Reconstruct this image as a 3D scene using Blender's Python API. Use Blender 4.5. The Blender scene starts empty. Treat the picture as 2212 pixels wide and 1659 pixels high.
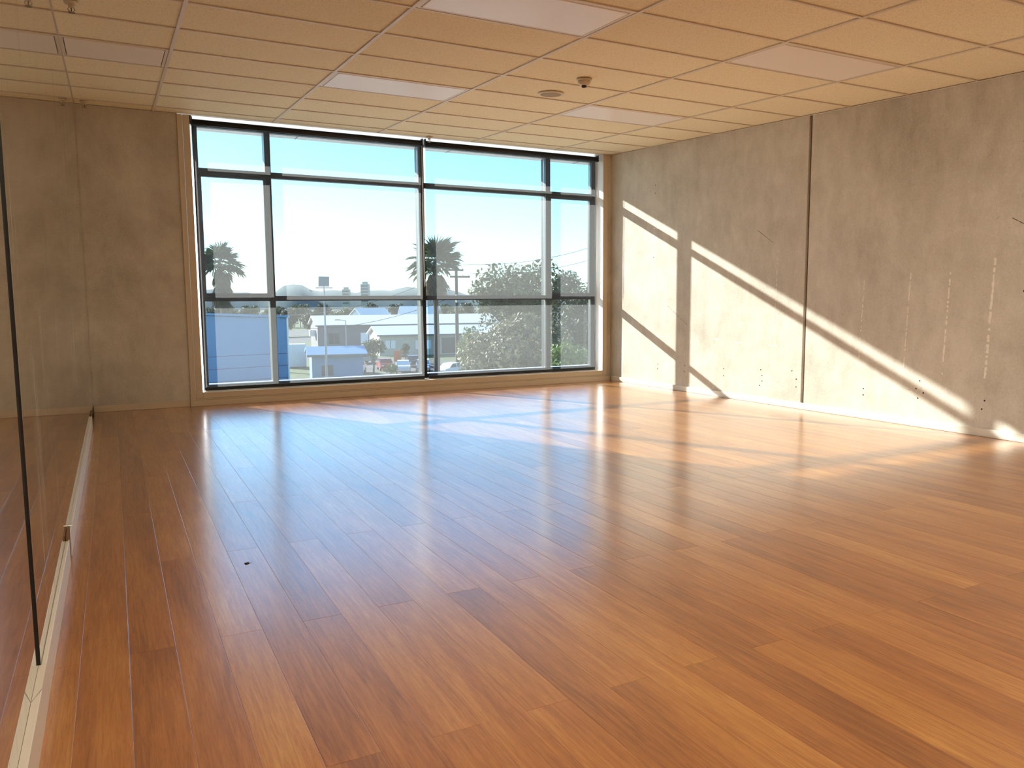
import bpy, math, random
from mathutils import Vector, Matrix
random.seed(7)
PI = math.pi
scene = bpy.context.scene
col = scene.collection

# ------------------------------------------------------------------ camera
def make_camera():
    yaw, pitch, roll = 0.4745, -0.1054, -0.0071
    f = Vector((math.sin(yaw)*math.cos(pitch), math.cos(yaw)*math.cos(pitch), math.sin(pitch)))
    r0 = Vector((math.cos(yaw), -math.sin(yaw), 0)); u0 = r0.cross(f)
    r = r0*math.cos(roll) + u0*math.sin(roll); u = -r0*math.sin(roll) + u0*math.cos(roll)
    cd = bpy.data.cameras.new('camera'); co = bpy.data.objects.new('camera', cd); col.objects.link(co)
    co.matrix_world = Matrix(((r.x, u.x, -f.x, 0), (r.y, u.y, -f.y, 0), (r.z, u.z, -f.z, 1.1017), (0, 0, 0, 1)))
    cd.sensor_fit = 'HORIZONTAL'; cd.sensor_width = 36.0; cd.lens = 1667.86/2212*36.0
    cd.clip_start = 0.02; cd.clip_end = 6000
    scene.camera = co
make_camera()

# ------------------------------------------------------------------ sky, sun, exposure
SUN_TO = Vector((-0.487, 1.0, 0.455)).normalized()       # towards the sun
SKY_STRENGTH = 0.135
SUN_STRENGTH = 5.5
FILL_GLOW = 2.4              # radiance of unseen panels behind the camera, lit as added fill
w = bpy.data.worlds.new('world'); scene.world = w; w.use_nodes = True
nt = w.node_tree; bg = nt.nodes['Background']
sky = nt.nodes.new('ShaderNodeTexSky'); sky.sky_type = 'NISHITA'; sky.sun_disc = False
sky.sun_elevation = math.asin(SUN_TO.z); sky.sun_rotation = math.atan2(SUN_TO.x, SUN_TO.y)
sky.altitude = 50; sky.air_density = 1.0; sky.dust_density = 0.25; sky.ozone_density = 2.0
wbn = nt.nodes.new('ShaderNodeMix'); wbn.data_type = 'RGBA'; wbn.blend_type = 'MULTIPLY'; wbn.inputs[0].default_value = 1.0
wbn.inputs[7].default_value = (0.60, 0.88, 1.08, 1)       # white balance of the camera
nt.links.new(sky.outputs[0], wbn.inputs[6]); nt.links.new(wbn.outputs[2], bg.inputs[0]); bg.inputs[1].default_value = SKY_STRENGTH
sl = bpy.data.lights.new('sun', 'SUN'); so = bpy.data.objects.new('sun', sl); col.objects.link(so)
sl.energy = SUN_STRENGTH; sl.angle = math.radians(0.55); sl.color = (1.0, 0.975, 0.92)
so.rotation_euler = SUN_TO.to_track_quat('Z', 'Y').to_euler(); so.location = (-6, 14, 9)
scene.view_settings.view_transform = 'Standard'; scene.view_settings.look = 'None'
scene.view_settings.exposure = 2.2; scene.view_settings.gamma = 1.0
scene.view_settings.use_curve_mapping = False

# ------------------------------------------------------------------ helpers
def S(r, g, b):
    def l(c):
        c /= 255.0
        return c/12.92 if c <= 0.04045 else ((c+0.055)/1.055)**2.4
    return (l(r), l(g), l(b), 1.0)

def tag(o, label=None, cat=None, group=None, kind=None):
    if label: o['label'] = label
    if cat: o['category'] = cat
    if group: o['group'] = group
    if kind: o['kind'] = kind
    return o

class MB:
    def __init__(s): s.v = []; s.f = []
    def add(s, vs, fs):
        n = len(s.v); s.v += [tuple(p) for p in vs]; s.f += [tuple(i+n for i in f) for f in fs]; return s
    def box(s, x0, x1, y0, y1, z0, z1):
        return s.add([(x0,y0,z0),(x1,y0,z0),(x1,y1,z0),(x0,y1,z0),(x0,y0,z1),(x1,y0,z1),(x1,y1,z1),(x0,y1,z1)],
                     [(3,2,1,0),(4,5,6,7),(0,1,5,4),(1,2,6,5),(2,3,7,6),(3,0,4,7)])
    def bbox(s, x0, x1, y0, y1, z0, z1, b):
        """box with chamfered edges"""
        vs = []; X = (x0, x1); Y = (y0, y1); Z = (z0, z1)
        idx = {}
        for i in (0, 1):
            for j in (0, 1):
                for k in (0, 1):
                    sx = b if i == 0 else -b; sy = b if j == 0 else -b; sz = b if k == 0 else -b
                    idx[i,j,k,0] = len(vs); vs.append((X[i], Y[j]+sy, Z[k]+sz))
                    idx[i,j,k,1] = len(vs); vs.append((X[i]+sx, Y[j], Z[k]+sz))
                    idx[i,j,k,2] = len(vs); vs.append((X[i]+sx, Y[j]+sy, Z[k]))
        fs = []
        I = idx
        for i in (0,1):
            q = [I[i,0,0,0], I[i,1,0,0], I[i,1,1,0], I[i,0,1,0]]; fs.append(q if i else q[::-1])
        for j in (0,1):
            q = [I[0,j,0,1], I[0,j,1,1], I[1,j,1,1], I[1,j,0,1]]; fs.append(q if j else q[::-1])
        for k in (0,1):
            q = [I[0,0,k,2], I[1,0,k,2], I[1,1,k,2], I[0,1,k,2]]; fs.append(q if k else q[::-1])
        for a in (0,1):
            for c in (0,1):
                q = [I[0,a,c,1], I[1,a,c,1], I[1,a,c,2], I[0,a,c,2]]; fs.append(q if (a+c) % 2 == 0 else q[::-1])
                q = [I[a,0,c,0], I[a,0,c,2], I[a,1,c,2], I[a,1,c,0]]; fs.append(q[::-1] if (a+c) % 2 == 0 else q)
                q = [I[a,c,0,0], I[a,c,1,0], I[a,c,1,1], I[a,c,0,1]]; fs.append(q if (a+c) % 2 == 0 else q[::-1])
        for i in (0,1):
            for j in (0,1):
                for k in (0,1):
                    q = [I[i,j,k,0], I[i,j,k,1], I[i,j,k,2]]; fs.append(q if (i+j+k) % 2 else q[::-1])
        return s.add(vs, fs)
    def tube(s, pts, rad, n=8, caps=True):
        pts = [Vector(p) for p in pts]
        if not isinstance(rad, (list, tuple)): rad = [rad]*len(pts)
        base = len(s.v); m = len(pts)
        for i, p in enumerate(pts):
            t = (pts[min(i+1, m-1)] - pts[max(i-1, 0)]).normalized()
            a = Vector((0,0,1)) if abs(t.z) < 0.9 else Vector((1,0,0))
            u = t.cross(a).normalized(); v = t.cross(u)
            for k in range(n):
                c = 2*PI*k/n; s.v.append(tuple(p + rad[i]*(math.cos(c)*u + math.sin(c)*v)))
        for i in range(m-1):
            for k in range(n):
                s.f.append((base+i*n+k, base+i*n+(k+1) % n, base+(i+1)*n+(k+1) % n, base+(i+1)*n+k))
        if caps:
            s.f.append(tuple(base+k for k in range(n))[::-1]); s.f.append(tuple(base+(m-1)*n+k for k in range(n)))
        return s
    def lathe(s, prof, c=(0,0,0), n=24):
        """prof: (radius, z) list"""
        base = len(s.v)
        for r, z in prof:
            for k in range(n):
                a = 2*PI*k/n; s.v.append((c[0]+r*math.cos(a), c[1]+r*math.sin(a), c[2]+z))
        for i in range(len(prof)-1):
            for k in range(n):
                s.f.append((base+i*n+k, base+i*n+(k+1) % n, base+(i+1)*n+(k+1) % n, base+(i+1)*n+k))
        s.f.append(tuple(base+k for k in range(n))[::-1]); s.f.append(tuple(base+(len(prof)-1)*n+k for k in range(n)))
        return s
    def mesh(s, name, mat, smooth=False):
        me = bpy.data.meshes.new(name); me.from_pydata(s.v, [], s.f); me.update()
        if mat is not None: me.materials.append(mat)
        if smooth:
            for p in me.polygons: p.use_smooth = True
        return me
    def build(s, name, mat, parent=None, smooth=False, loc=None):
        return place(name, s.mesh(name, mat, smooth), parent, loc)

def place(name, me, parent=None, loc=None, rot=None, scale=None):
    o = bpy.data.objects.new(name, me); col.objects.link(o)
    if parent: o.parent = parent
    if loc: o.location = loc
    if rot: o.rotation_euler = rot
    if scale: o.scale = scale
    return o

def empty(name, loc=(0,0,0), rot=(0,0,0)):
    o = bpy.data.objects.new(name, None); col.objects.link(o); o.location = loc; o.rotation_euler = rot
    o.empty_display_size = 0.2
    return o

def copy_tree(o, parent=None):
    c = o.copy(); col.objects.link(c); c.parent = parent
    for ch in list(o.children): copy_tree(ch, c)
    return c

# ------------------------------------------------------------------ materials
def newmat(name):
    m = bpy.data.materials.new(name); m.use_nodes = True
    n = m.node_tree; return m, n, n.nodes['Principled BSDF'], n.nodes['Material Output']

def simple(name, c, rough=0.5, metal=0.0, spec=0.5, noise=0.0, nscale=8.0, bump=0.0):
    m, n, b, out = newmat(name)
    b.inputs['Roughness'].default_value = rough; b.inputs['Metallic'].default_value = metal
    b.inputs['Specular IOR Level'].default_value = spec; b.inputs['Base Color'].default_value = c
    if noise or bump:
        tc = n.nodes.new('ShaderNodeTexCoord'); nz = n.nodes.new('ShaderNodeTexNoise')
        nz.inputs['Scale'].default_value = nscale; nz.inputs['Detail'].default_value = 4
        n.links.new(tc.outputs['Object'], nz.inputs['Vector'])
        if noise:
            rp = n.nodes.new('ShaderNodeValToRGB')
            rp.color_ramp.elements[0].position = 0.3; rp.color_ramp.elements[1].position = 0.7
            rp.color_ramp.elements[0].color = tuple(x*(1-noise) for x in c[:3])+(1,)
            rp.color_ramp.elements[1].color = tuple(min(1, x*(1+noise)) for x in c[:3])+(1,)
            n.links.new(nz.outputs['Fac'], rp.inputs['Fac']); n.links.new(rp.outputs['Color'], b.inputs['Base Color'])
        if bump:
            bp = n.nodes.new('ShaderNodeBump'); bp.inputs['Strength'].default_value = bump; bp.inputs['Distance'].default_value = 0.002
            n.links.new(nz.outputs['Fac'], bp.inputs['Height']); n.links.new(bp.outputs['Normal'], b.inputs['Normal'])
    return m

def math_node(n, op, a, b_=None, clamp=False):
    k = n.nodes.new('ShaderNodeMath'); k.operation = op; k.use_clamp = clamp
    for i, x in enumerate((a, b_)):
        if x is None: continue
        if isinstance(x, (int, float)): k.inputs[i].default_value = x
        else: n.links.new(x, k.inputs[i])
    return k.outputs[0]

def noise_node(n, vec, scale, detail=3, rough=0.55, dist=0.0):
    z = n.nodes.new('ShaderNodeTexNoise'); z.inputs['Scale'].default_value = scale; z.inputs['Detail'].default_value = detail
    z.inputs['Roughness'].default_value = rough; z.inputs['Distortion'].default_value = dist
    n.links.new(vec, z.inputs['Vector']); return z.outputs['Fac']

def mapping(n, vec, scale=(1,1,1)):
    k = n.nodes.new('ShaderNodeMapping'); k.inputs['Scale'].default_value = scale; n.links.new(vec, k.inputs['Vector']); return k.outputs[0]

def ramp(n, fac, stops):
    r = n.nodes.new('ShaderNodeValToRGB'); e = r.color_ramp.elements
    while len(e) < len(stops): e.new(0.5)
    for k, (p, c) in zip(e, stops): k.position = p; k.color = c
    n.links.new(fac, r.inputs['Fac']); return r.outputs['Color']

def mix(n, fac, a, b_, mode='MIX'):
    k = n.nodes.new('ShaderNodeMix'); k.data_type = 'RGBA'; k.blend_type = mode
    for i, x in ((0, fac), (6, a), (7, b_)):
        if isinstance(x, (int, float)): k.inputs[i].default_value = x
        elif isinstance(x, tuple): k.inputs[i].default_value = x
        else: n.links.new(x, k.inputs[i])
    return k.outputs[2]

def mat_wood():
    m, n, b, out = newmat('strand_bamboo')
    tc = n.nodes.new('ShaderNodeTexCoord'); oi = n.nodes.new('ShaderNodeObjectInfo')
    off = n.nodes.new('ShaderNodeCombineXYZ')
    n.links.new(math_node(n, 'MULTIPLY', oi.outputs['Random'], 37.0), off.inputs[0])
    n.links.new(math_node(n, 'MULTIPLY', oi.outputs['Random'], 91.0), off.inputs[1])
    va = n.nodes.new('ShaderNodeVectorMath'); va.operation = 'ADD'
    n.links.new(tc.outputs['Object'], va.inputs[0]); n.links.new(off.outputs[0], va.inputs[1])
    v = va.outputs[0]
    broad = noise_node(n, mapping(n, v, (9, 0.9, 1)), 1.0, 3, 0.6, 0.4)
    grain = noise_node(n, mapping(n, v, (95, 4.5, 1)), 1.0, 4, 0.65, 0.8)
    fine = noise_node(n, mapping(n, v, (330, 22, 1)), 1.0, 2, 0.5, 0.0)
    patch = noise_node(n, v, 2.1, 2, 0.5)
    f = math_node(n, 'ADD', math_node(n, 'MULTIPLY', grain, 0.55), math_node(n, 'MULTIPLY', broad, 0.45))
    f = math_node(n, 'ADD', f, math_node(n, 'MULTIPLY', math_node(n, 'SUBTRACT', oi.outputs['Random'], 0.5), 0.20))
    f = math_node(n, 'ADD', f, math_node(n, 'MULTIPLY', math_node(n, 'SUBTRACT', patch, 0.5), 0.20))
    c = ramp(n, f, [(0.30, S(138, 81, 35)), (0.46, S(173, 108, 48)), (0.58, S(190, 127, 60)), (0.74, S(214, 158, 84))])
    dk = ramp(n, fine, [(0.30, (0.72, 0.68, 0.64, 1)), (0.46, (1, 1, 1, 1))])
    c = mix(n, 0.6, c, dk, 'MULTIPLY')
    n.links.new(c, b.inputs['Base Color'])
    rr = math_node(n, 'ADD', math_node(n, 'MULTIPLY', patch, 0.08), 0.29)
    n.links.new(rr, b.inputs['Roughness'])
    b.inputs['Specular IOR Level'].default_value = 0.5
    b.inputs['Coat Weight'].default_value = 1.0; b.inputs['Coat Roughness'].default_value = 0.20; b.inputs['Coat IOR'].default_value = 1.95
    bp = n.nodes.new('ShaderNodeBump'); bp.inputs['Strength'].default_value = 0.03; bp.inputs['Distance'].default_value = 0.0004
    n.links.new(grain, bp.inputs['Height']); n.links.new(bp.outputs['Normal'], b.inputs['Normal'])
    return m

def mat_concrete(name, c0, c1, c2):
    m, n, b, out = newmat(name)
    tc = n.nodes.new('ShaderNodeTexCoord'); v = tc.outputs['Object']
    big = noise_node(n, mapping(n, v, (1, 0.55, 0.75)), 1.1, 5, 0.6, 0.6)
    mid = noise_node(n, mapping(n, v, (1, 1.4, 0.7)), 5.0, 5, 0.65, 0.3)
    streak = noise_node(n, mapping(n, v, (5, 5, 1.0)), 1.0, 4, 0.6, 0.2)
    fine = noise_node(n, v, 70.0, 4, 0.7)
    f = math_node(n, 'ADD', math_node(n, 'MULTIPLY', big, 0.48), math_node(n, 'MULTIPLY', mid, 0.28))
    f = math_node(n, 'ADD', f, math_node(n, 'MULTIPLY', streak, 0.08))
    f = math_node(n, 'ADD', f, math_node(n, 'MULTIPLY', fine, 0.24))
    c = ramp(n, f, [(0.34, c0), (0.50, c1), (0.64, c2)])
    # scattered dark flecks of trowel marks
    fl = noise_node(n, mapping(n, v, (60, 14, 60)), 1.0, 3, 0.6, 1.0)
    c = mix(n, ramp(n, fl, [(0.66, (0, 0, 0, 1)), (0.76, (0.35, 0.35, 0.35, 1))]), c, tuple(x*0.5 for x in c0[:3])+(1,))
    n.links.new(c, b.inputs['Base Color'])
    b.inputs['Roughness'].default_value = 0.78; b.inputs['Specular IOR Level'].default_value = 0.3
    bp = n.nodes.new('ShaderNodeBump'); bp.inputs['Strength'].default_value = 0.5; bp.inputs['Distance'].default_value = 0.002
    n.links.new(math_node(n, 'ADD', mid, fine), bp.inputs['Height']); n.links.new(bp.outputs['Normal'], b.inputs['Normal'])
    return m

def mat_tile():
    m, n, b, out = newmat('mineral_tile')
    tc = n.nodes.new('ShaderNodeTexCoord'); v = tc.outputs['Object']
    f = noise_node(n, v, 160.0, 3, 0.6)
    c = ramp(n, f, [(0.34, S(214, 202, 166)), (0.46, S(249, 239, 204)), (0.7, S(253, 246, 214))])
    oi = n.nodes.new('ShaderNodeObjectInfo')
    c = mix(n, math_node(n, 'MULTIPLY', oi.outputs['Random'], 0.08), c, S(190, 172, 142))
    n.links.new(c, b.inputs['Base Color']); b.inputs['Roughness'].default_value = 0.9
    b.inputs['Specular IOR Level'].default_value = 0.15
    bp = n.nodes.new('ShaderNodeBump'); bp.inputs['Strength'].default_value = 0.3; bp.inputs['Distance'].default_value = 0.001
    n.links.new(f, bp.inputs['Height']); n.links.new(bp.outputs['Normal'], b.inputs['Normal'])
    return m

def mat_glass():
    m, n, b, out = newmat('window_glass'); n.nodes.remove(b)
    tr = n.nodes.new('ShaderNodeBsdfTransparent'); tr.inputs[0].default_value = (0.93, 0.96, 0.955, 1)
    gl = n.nodes.new('ShaderNodeBsdfGlossy'); gl.inputs['Roughness'].default_value = 0.02
    fr = n.nodes.new('ShaderNodeFresnel'); fr.inputs['IOR'].default_value = 1.35
    ms = n.nodes.new('ShaderNodeMixShader')
    n.links.new(fr.outputs[0], ms.inputs[0]); n.links.new(tr.outputs[0], ms.inputs[1]); n.links.new(gl.outputs[0], ms.inputs[2])
    n.links.new(ms.outputs[0], out.inputs[0]); return m

OPEN = 0.46
def mat_fabric():
    """open-weave sunscreen cloth: part of the light passes straight through the weave, the threads scatter the rest"""
    m, n, b, out = newmat('sunscreen_mesh'); n.nodes.remove(b)
    tc = n.nodes.new('ShaderNodeTexCoord')
    nz = noise_node(n, mapping(n, tc.outputs['Object'], (14, 1, 160)), 1.0, 2, 0.5)
    tr = n.nodes.new('ShaderNodeBsdfTransparent'); tr.inputs[0].default_value = (1, 1, 1, 1)
    df = n.nodes.new('ShaderNodeBsdfDiffuse'); df.inputs[0].default_value = (0.05, 0.05, 0.055, 1)
    tl = n.nodes.new('ShaderNodeBsdfTranslucent'); tl.inputs[0].default_value = (0.062, 0.061, 0.060, 1)
    m1 = n.nodes.new('ShaderNodeAddShader')
    n.links.new(df.outputs[0], m1.inputs[0]); n.links.new(tl.outputs[0], m1.inputs[1])
    m2 = n.nodes.new('ShaderNodeMixShader')
    n.links.new(math_node(n, 'ADD', math_node(n, 'MULTIPLY', math_node(n, 'SUBTRACT', nz, 0.5), 0.10), 1-OPEN), m2.inputs[0])
    n.links.new(tr.outputs[0], m2.inputs[1]); n.links.new(m1.outputs[0], m2.inputs[2])
    n.links.new(m2.outputs[0], out.inputs[0]); return m

def mat_translucent(name, c, t=0.5):
    m, n, b, out = newmat(name)
    b.inputs['Base Color'].default_value = c; b.inputs['Roughness'].default_value = 0.6
    tl = n.nodes.new('ShaderNodeBsdfTranslucent'); tl.inputs[0].default_value = c
    ms = n.nodes.new('ShaderNodeMixShader'); ms.inputs[0].default_value = t
    n.links.new(b.outputs[0], ms.inputs[1]); n.links.new(tl.outputs[0], ms.inputs[2]); n.links.new(ms.outputs[0], out.inputs[0])
    return m

def mat_leaf(name, c0, c1):
    m, n, b, out = newmat(name)
    tc = n.nodes.new('ShaderNodeTexCoord')
    f = noise_node(n, tc.outputs['Object'], 1.7, 3, 0.6)
    c = ramp(n, f, [(0.35, c0), (0.65, c1)])
    n.links.new(c, b.inputs['Base Color']); b.inputs['Roughness'].default_value = 0.55
    tl = n.nodes.new('ShaderNodeBsdfTranslucent'); n.links.new(c, tl.inputs[0])
    ms = n.nodes.new('ShaderNodeMixShader'); ms.inputs[0].default_value = 0.22
    n.links.new(b.outputs[0], ms.inputs[1]); n.links.new(tl.outputs[0], ms.inputs[2]); n.links.new(ms.outputs[0], out.inputs[0])
    return m

def mat_mirror():
    m, n, b, out = newmat('mirror_silver')
    tc = n.nodes.new('ShaderNodeTexCoord'); v = tc.outputs['Object']
    st = noise_node(n, mapping(n, v, (1, 26, 0.8)), 1.0, 3, 0.6, 0.1)
    st2 = noise_node(n, mapping(n, v, (1, 3.5, 1.1)), 1.0, 3, 0.6, 0.2)
    smear = math_node(n, 'MULTIPLY', ramp_fac(n, st, 0.50, 0.72), ramp_fac(n, st2, 0.48, 0.72))
    b.inputs['Base Color'].default_value = (0.80, 0.82, 0.78, 1); b.inputs['Metallic'].default_value = 1.0
    b.inputs['Roughness'].default_value = 0.025
    df = n.nodes.new('ShaderNodeBsdfDiffuse'); df.inputs[0].default_value = (0.62, 0.62, 0.60, 1)
    ms = n.nodes.new('ShaderNodeMixShader')
    n.links.new(math_node(n, 'ADD', math_node(n, 'MULTIPLY', smear, 0.38), 0.015), ms.inputs[0])
    n.links.new(b.outputs[0], ms.inputs[1]); n.links.new(df.outputs[0], ms.inputs[2]); n.links.new(ms.outputs[0], out.inputs[0])
    return m

def ramp_fac(n, fac, lo, hi):
    k = n.nodes.new('ShaderNodeMapRange'); k.clamp = True
    k.inputs['From Min'].default_value = lo; k.inputs['From Max'].default_value = hi
    n.links.new(fac, k.inputs['Value']); return k.outputs[0]

def mat_ground():
    m, n, b, out = newmat('ground_mix')
    tc = n.nodes.new('ShaderNodeTexCoord'); v = tc.outputs['Object']
    f = noise_node(n, mapping(n, v, (0.05, 0.028, 1)), 1.0, 4, 0.55, 0.5)
    g = noise_node(n, v, 0.9, 4, 0.6)
    grass = ramp(n, g, [(0.35, S(70, 84, 42)), (0.65, S(112, 122, 64))])
    tar = ramp(n, g, [(0.35, S(84, 82, 80)), (0.65, S(112, 110, 106))])
    n.links.new(mix(n, ramp_fac(n, f, 0.47, 0.53), tar, grass), b.inputs['Base Color'])
    b.inputs['Roughness'].default_value = 0.9
    return m

M = {}
M['wood'] = mat_wood()
M['concrete'] = mat_concrete('concrete_panel', S(166, 157, 142), S(200, 192, 178), S(220, 213, 200))
M['tile'] = mat_tile()
M['glass'] = mat_glass()
M['fabric'] = mat_fabric()
M['mirror'] = mat_mirror()
M['tee'] = simple('grid_enamel', S(226, 216, 198), 0.45)
M['trim'] = simple('trim_paint', S(214, 196, 170), 0.45, noise=0.03, nscale=3)
M['base'] = simple('skirting_paint', S(228, 220, 206), 0.4)
M['white'] = simple('white_paint', S(236, 234, 230), 0.5)
M['alu'] = simple('dark_aluminium', S(40, 42, 46), 0.4, 0.3)
M['alu_light'] = simple('sill_aluminium', S(214, 214, 212), 0.4)
M['black'] = simple('black_plastic', S(20, 20, 22), 0.5)
M['gap'] = simple('dark_joint', S(30, 24, 20), 0.9)
M['sealant'] = simple('joint_sealant', S(88, 74, 58), 0.8)
M['light_gap_white'] = mat_translucent('translucent_light_gap', (0.95, 0.95, 0.95, 1), 0.97)
M['diffuser'] = simple('acrylic_diffuser', S(250, 245, 236), 0.3, spec=0.5)
M['lamp'] = simple('fill_diffuser', S(226, 216, 204), 0.3)  # glowing diffuser of the unseen rear panels, added to fill the room
M['lamp'].node_tree.nodes['Principled BSDF'].inputs['Emission Color'].default_value = (1.0, 0.87, 0.68, 1)
M['lamp'].node_tree.nodes['Principled BSDF'].inputs['Emission Strength'].default_value = FILL_GLOW
M['plaster'] = simple('plaster_paint', S(222, 212, 196), 0.8)
M['substrate'] = simple('underlay', S(46, 30, 18), 0.9)
M['filler'] = simple('wall_filler', S(240, 235, 222), 0.85, noise=0.06, nscale=40)
M['hole'] = simple('hole_dark', S(46, 40, 34), 0.9)
M['plastic'] = simple('cream_plastic', S(214, 200, 176), 0.4)
M['grille'] = simple('speaker_grille', S(168, 150, 118), 0.7, noise=0.1, nscale=300)
M['brown_wood'] = simple('raw_timber', S(126, 92, 58), 0.8, noise=0.15, nscale=30)
M['chrome'] = simple('chrome', S(180, 176, 170), 0.25, 1.0)

# ------------------------------------------------------------------ room dimensions
XL, XR, YB, YN = -0.232, 6.1755, 9.0024, -3.2          # mirror plane, right wall, window wall, rear wall
OX, OY, OZ, SY = 0.4792, 6.916, 2.9713, 0.0547        # ceiling grid origin and slope towards the window
TILT = math.atan(SY)
def ceil_z(y): return OZ + (y-OY)*SY

# ------------------------------------------------------------------ floor of separate boards
fl = MB().box(XL-0.1, XR+0.1, YN-0.1, YB+0.05, -0.06, -0.016).build('floor', M['substrate'])
tag(fl, 'glossy reddish brown strand bamboo plank floor across the room', 'floor', kind='structure')
BX, BW, BL = -0.0128, 0.1357, 1.823
def plank_mesh(wd, ln, mb=None, cx=0, cy=0):
    g = 0.0003; e = 0.0009; h = 0.0003
    x0, x1, y0, y1 = cx-wd/2+g, cx+wd/2-g, cy-ln/2+g, cy+ln/2-g
    own = mb is None
    mb = mb or MB()
    mb.add([(x0,y0,-0.015),(x1,y0,-0.015),(x1,y1,-0.015),(x0,y1,-0.015),
            (x0,y0,-h),(x1,y0,-h),(x1,y1,-h),(x0,y1,-h),
            (x0+e,y0+e,0),(x1-e,y0+e,0),(x1-e,y1-e,0),(x0+e,y1-e,0)],
           [(3,2,1,0),(0,1,5,4),(1,2,6,5),(2,3,7,6),(3,0,4,7),(4,5,9,8),(5,6,10,9),(6,7,11,10),(7,4,8,11),(8,9,10,11)])
    return mb.mesh('plank', M['wood']) if own else None
cache = {}
rest = MB()
for i in range(-2, 46):
    x0 = max(BX+i*BW, XL); x1 = min(BX+(i+1)*BW, XR)
    ph = 2.6406 if i % 2 == 0 else 3.575
    y = ph - BL*4
    while y < YB:
        a, b_ = max(y, YN), min(y+BL, YB)
        y += BL
        if b_ - a < 0.02: continue
        wd, ln = x1-x0, b_-a
        if b_ < 1.0:
            plank_mesh(wd, ln, rest, (x0+x1)/2, (a+b_)/2); continue
        key = (round(wd, 4), round(ln, 4))
        if key not in cache: cache[key] = plank_mesh(wd, ln)
        place('plank', cache[key], fl, ((x0+x1)/2, (a+b_)/2, 0))
kn = MB(); kr = random.Random(2)
kp = [(0.453+0.014*(0.5+kr.random())*math.cos(2*PI*q/11), 3.367+0.018*(0.4+kr.random())*math.sin(2*PI*q/11), 0.0003) for q in range(11)]
kn.add(kp, [tuple(range(11))]).build('knot', M['substrate'], fl)
tag(rest.build('plank_field', M['wood'], fl), kind='stuff')

# ------------------------------------------------------------------ walls
wb = MB().box(XL-0.2, 0.705, YB, YB+0.34, -0.06, 3.4).box(6.112, XR+0.25, YB, YB+0.34, -0.06, 3.4)
wb.box(0.705, 6.112, YB, YB+0.34, 3.152, 3.4).box(0.705, 6.112, YB, YB+0.34, -0.06, 0.125)
wb = wb.build('wall_back', M['concrete'])
tag(wb, 'rough brown grey concrete wall surrounding the wide window', 'wall', kind='structure')

wr = MB().box(XR+0.03, XR+0.25, YN-0.2, YB, -0.06, 3.4).build('wall_right', M['sealant'])
tag(wr, 'bare precast concrete side wall with sunlight and window shadows', 'wall', kind='structure')
JY = 5.5776; JG = 0.016
for a, b_ in ((JY+JG, YB), (2.15+JG, JY-JG), (-1.28+JG, 2.15-JG), (YN-0.2, -1.28-JG)):
    MB().bbox(XR, XR+0.035, a, b_, -0.05, 3.3, 0.004).build('concrete_panel', M['concrete'], wr)

wl = MB().box(XL-0.25, XL-0.0125, YN-0.2, YB, -0.06, 3.4).build('wall_left', M['gap'])
tag(wl, 'side wall behind the mirror panels', 'wall', kind='structure')
wn = MB().box(XL-0.25, XR+0.25, YN-0.25, YN, -0.06, 3.4).build('wall_rear', M['plaster'])
tag(wn, 'plain painted wall at the far end opposite the window', 'wall', kind='structure')

# marks on the right wall: vertical filler lines, short horizontal scuffs, bolt holes
def ragged_strip(p0, p1, wdt, seed, broken=0.0):
    rnd = random.Random(seed); mb = MB()
    (y0, z0), (y1, z1) = p0, p1
    L = math.hypot(y1-y0, z1-z0); n = max(4, int(L/0.018)); dy, dz = (y1-y0)/L, (z1-z0)/L; ny, nz = -dz, dy
    prev = None; X = XR-0.0009
    for k in range(n+1):
        t = k/n*L; w1 = wdt*(0.35+0.65*rnd.random()); w2 = wdt*(0.35+0.65*rnd.random())
        a = (X, y0+dy*t+ny*w1/2, z0+dz*t+nz*w1/2); c = (X, y0+dy*t-ny*w2/2, z0+dz*t-nz*w2/2)
        a2 = (X+0.0012, a[1], a[2]); c2 = (X+0.0012, c[1], c[2])
        if prev and rnd.random() >= broken:
            mb.add([prev[0], prev[1], c, a, prev[2], prev[3], c2, a2], [(3,2,1,0),(0,3,7,4),(1,5,6,2)])
        prev = (a, c, a2, c2)
    return mb
for k, (y, z0, z1, wd_, br) in enumerate([(4.925, 0.50, 1.30, 0.010, .35), (4.46, 0.49, 1.33, 0.012, .25), (4.10, 0.47, 1.36, 0.018, .25),
                                         (3.74, 0.47, 1.42, 0.026, .15), (3.43, 0.56, 1.42, 0.020, .25), (5.98, 0.72, 1.62, 0.008, .5), (6.55, 1.05, 1.5, 0.008, .5)]):
    ragged_strip((y, z0), (y-0.03, z1), wd_, 40+k, br).build('filler_line', M['filler'], wr)
for k, (y, z, ln) in enumerate([(7.98, 2.02, .14), (7.88, .66, .14), (6.86, .66, .08), (6.5, .64, .14), (5.99, .63, .12)]):
    ragged_strip((y-ln/2, z), (y+ln/2, z), 0.016, 80+k, .15).build('filler_scuff', M['filler'], wr)
for y, z in [(8.02, 2.56), (8.02, 2.46), (8.04, 1.66), (7.92, .30), (7.93, .24), (7.40, .32), (7.40, .245), (6.72, .33), (6.72, .25), (6.13, .30), (6.15, .36),
             (6.13, .24), (6.16, .19), (5.66, .30), (5.66, .22), (4.30, .40), (4.33, .33), (4.26, .30), (4.31, .25), (3.73, .29), (3.75, .22), (3.48, 1.16), (3.47, 1.13),
             (4.86, .28), (4.86, .22), (5.72, .38)]:
    mb = MB(); r = 0.008
    pts = [(XR-0.0006, y+r*(0.7+.5*random.random())*math.cos(2*PI*q/8), z+r*(0.7+.5*random.random())*math.sin(2*PI*q/8)) for q in range(8)]
    mb.add(pts+[(XR+0.004, y, z)], [tuple(range(8))])
    mb.build('bolt_hole', M['hole'], wr)
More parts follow.
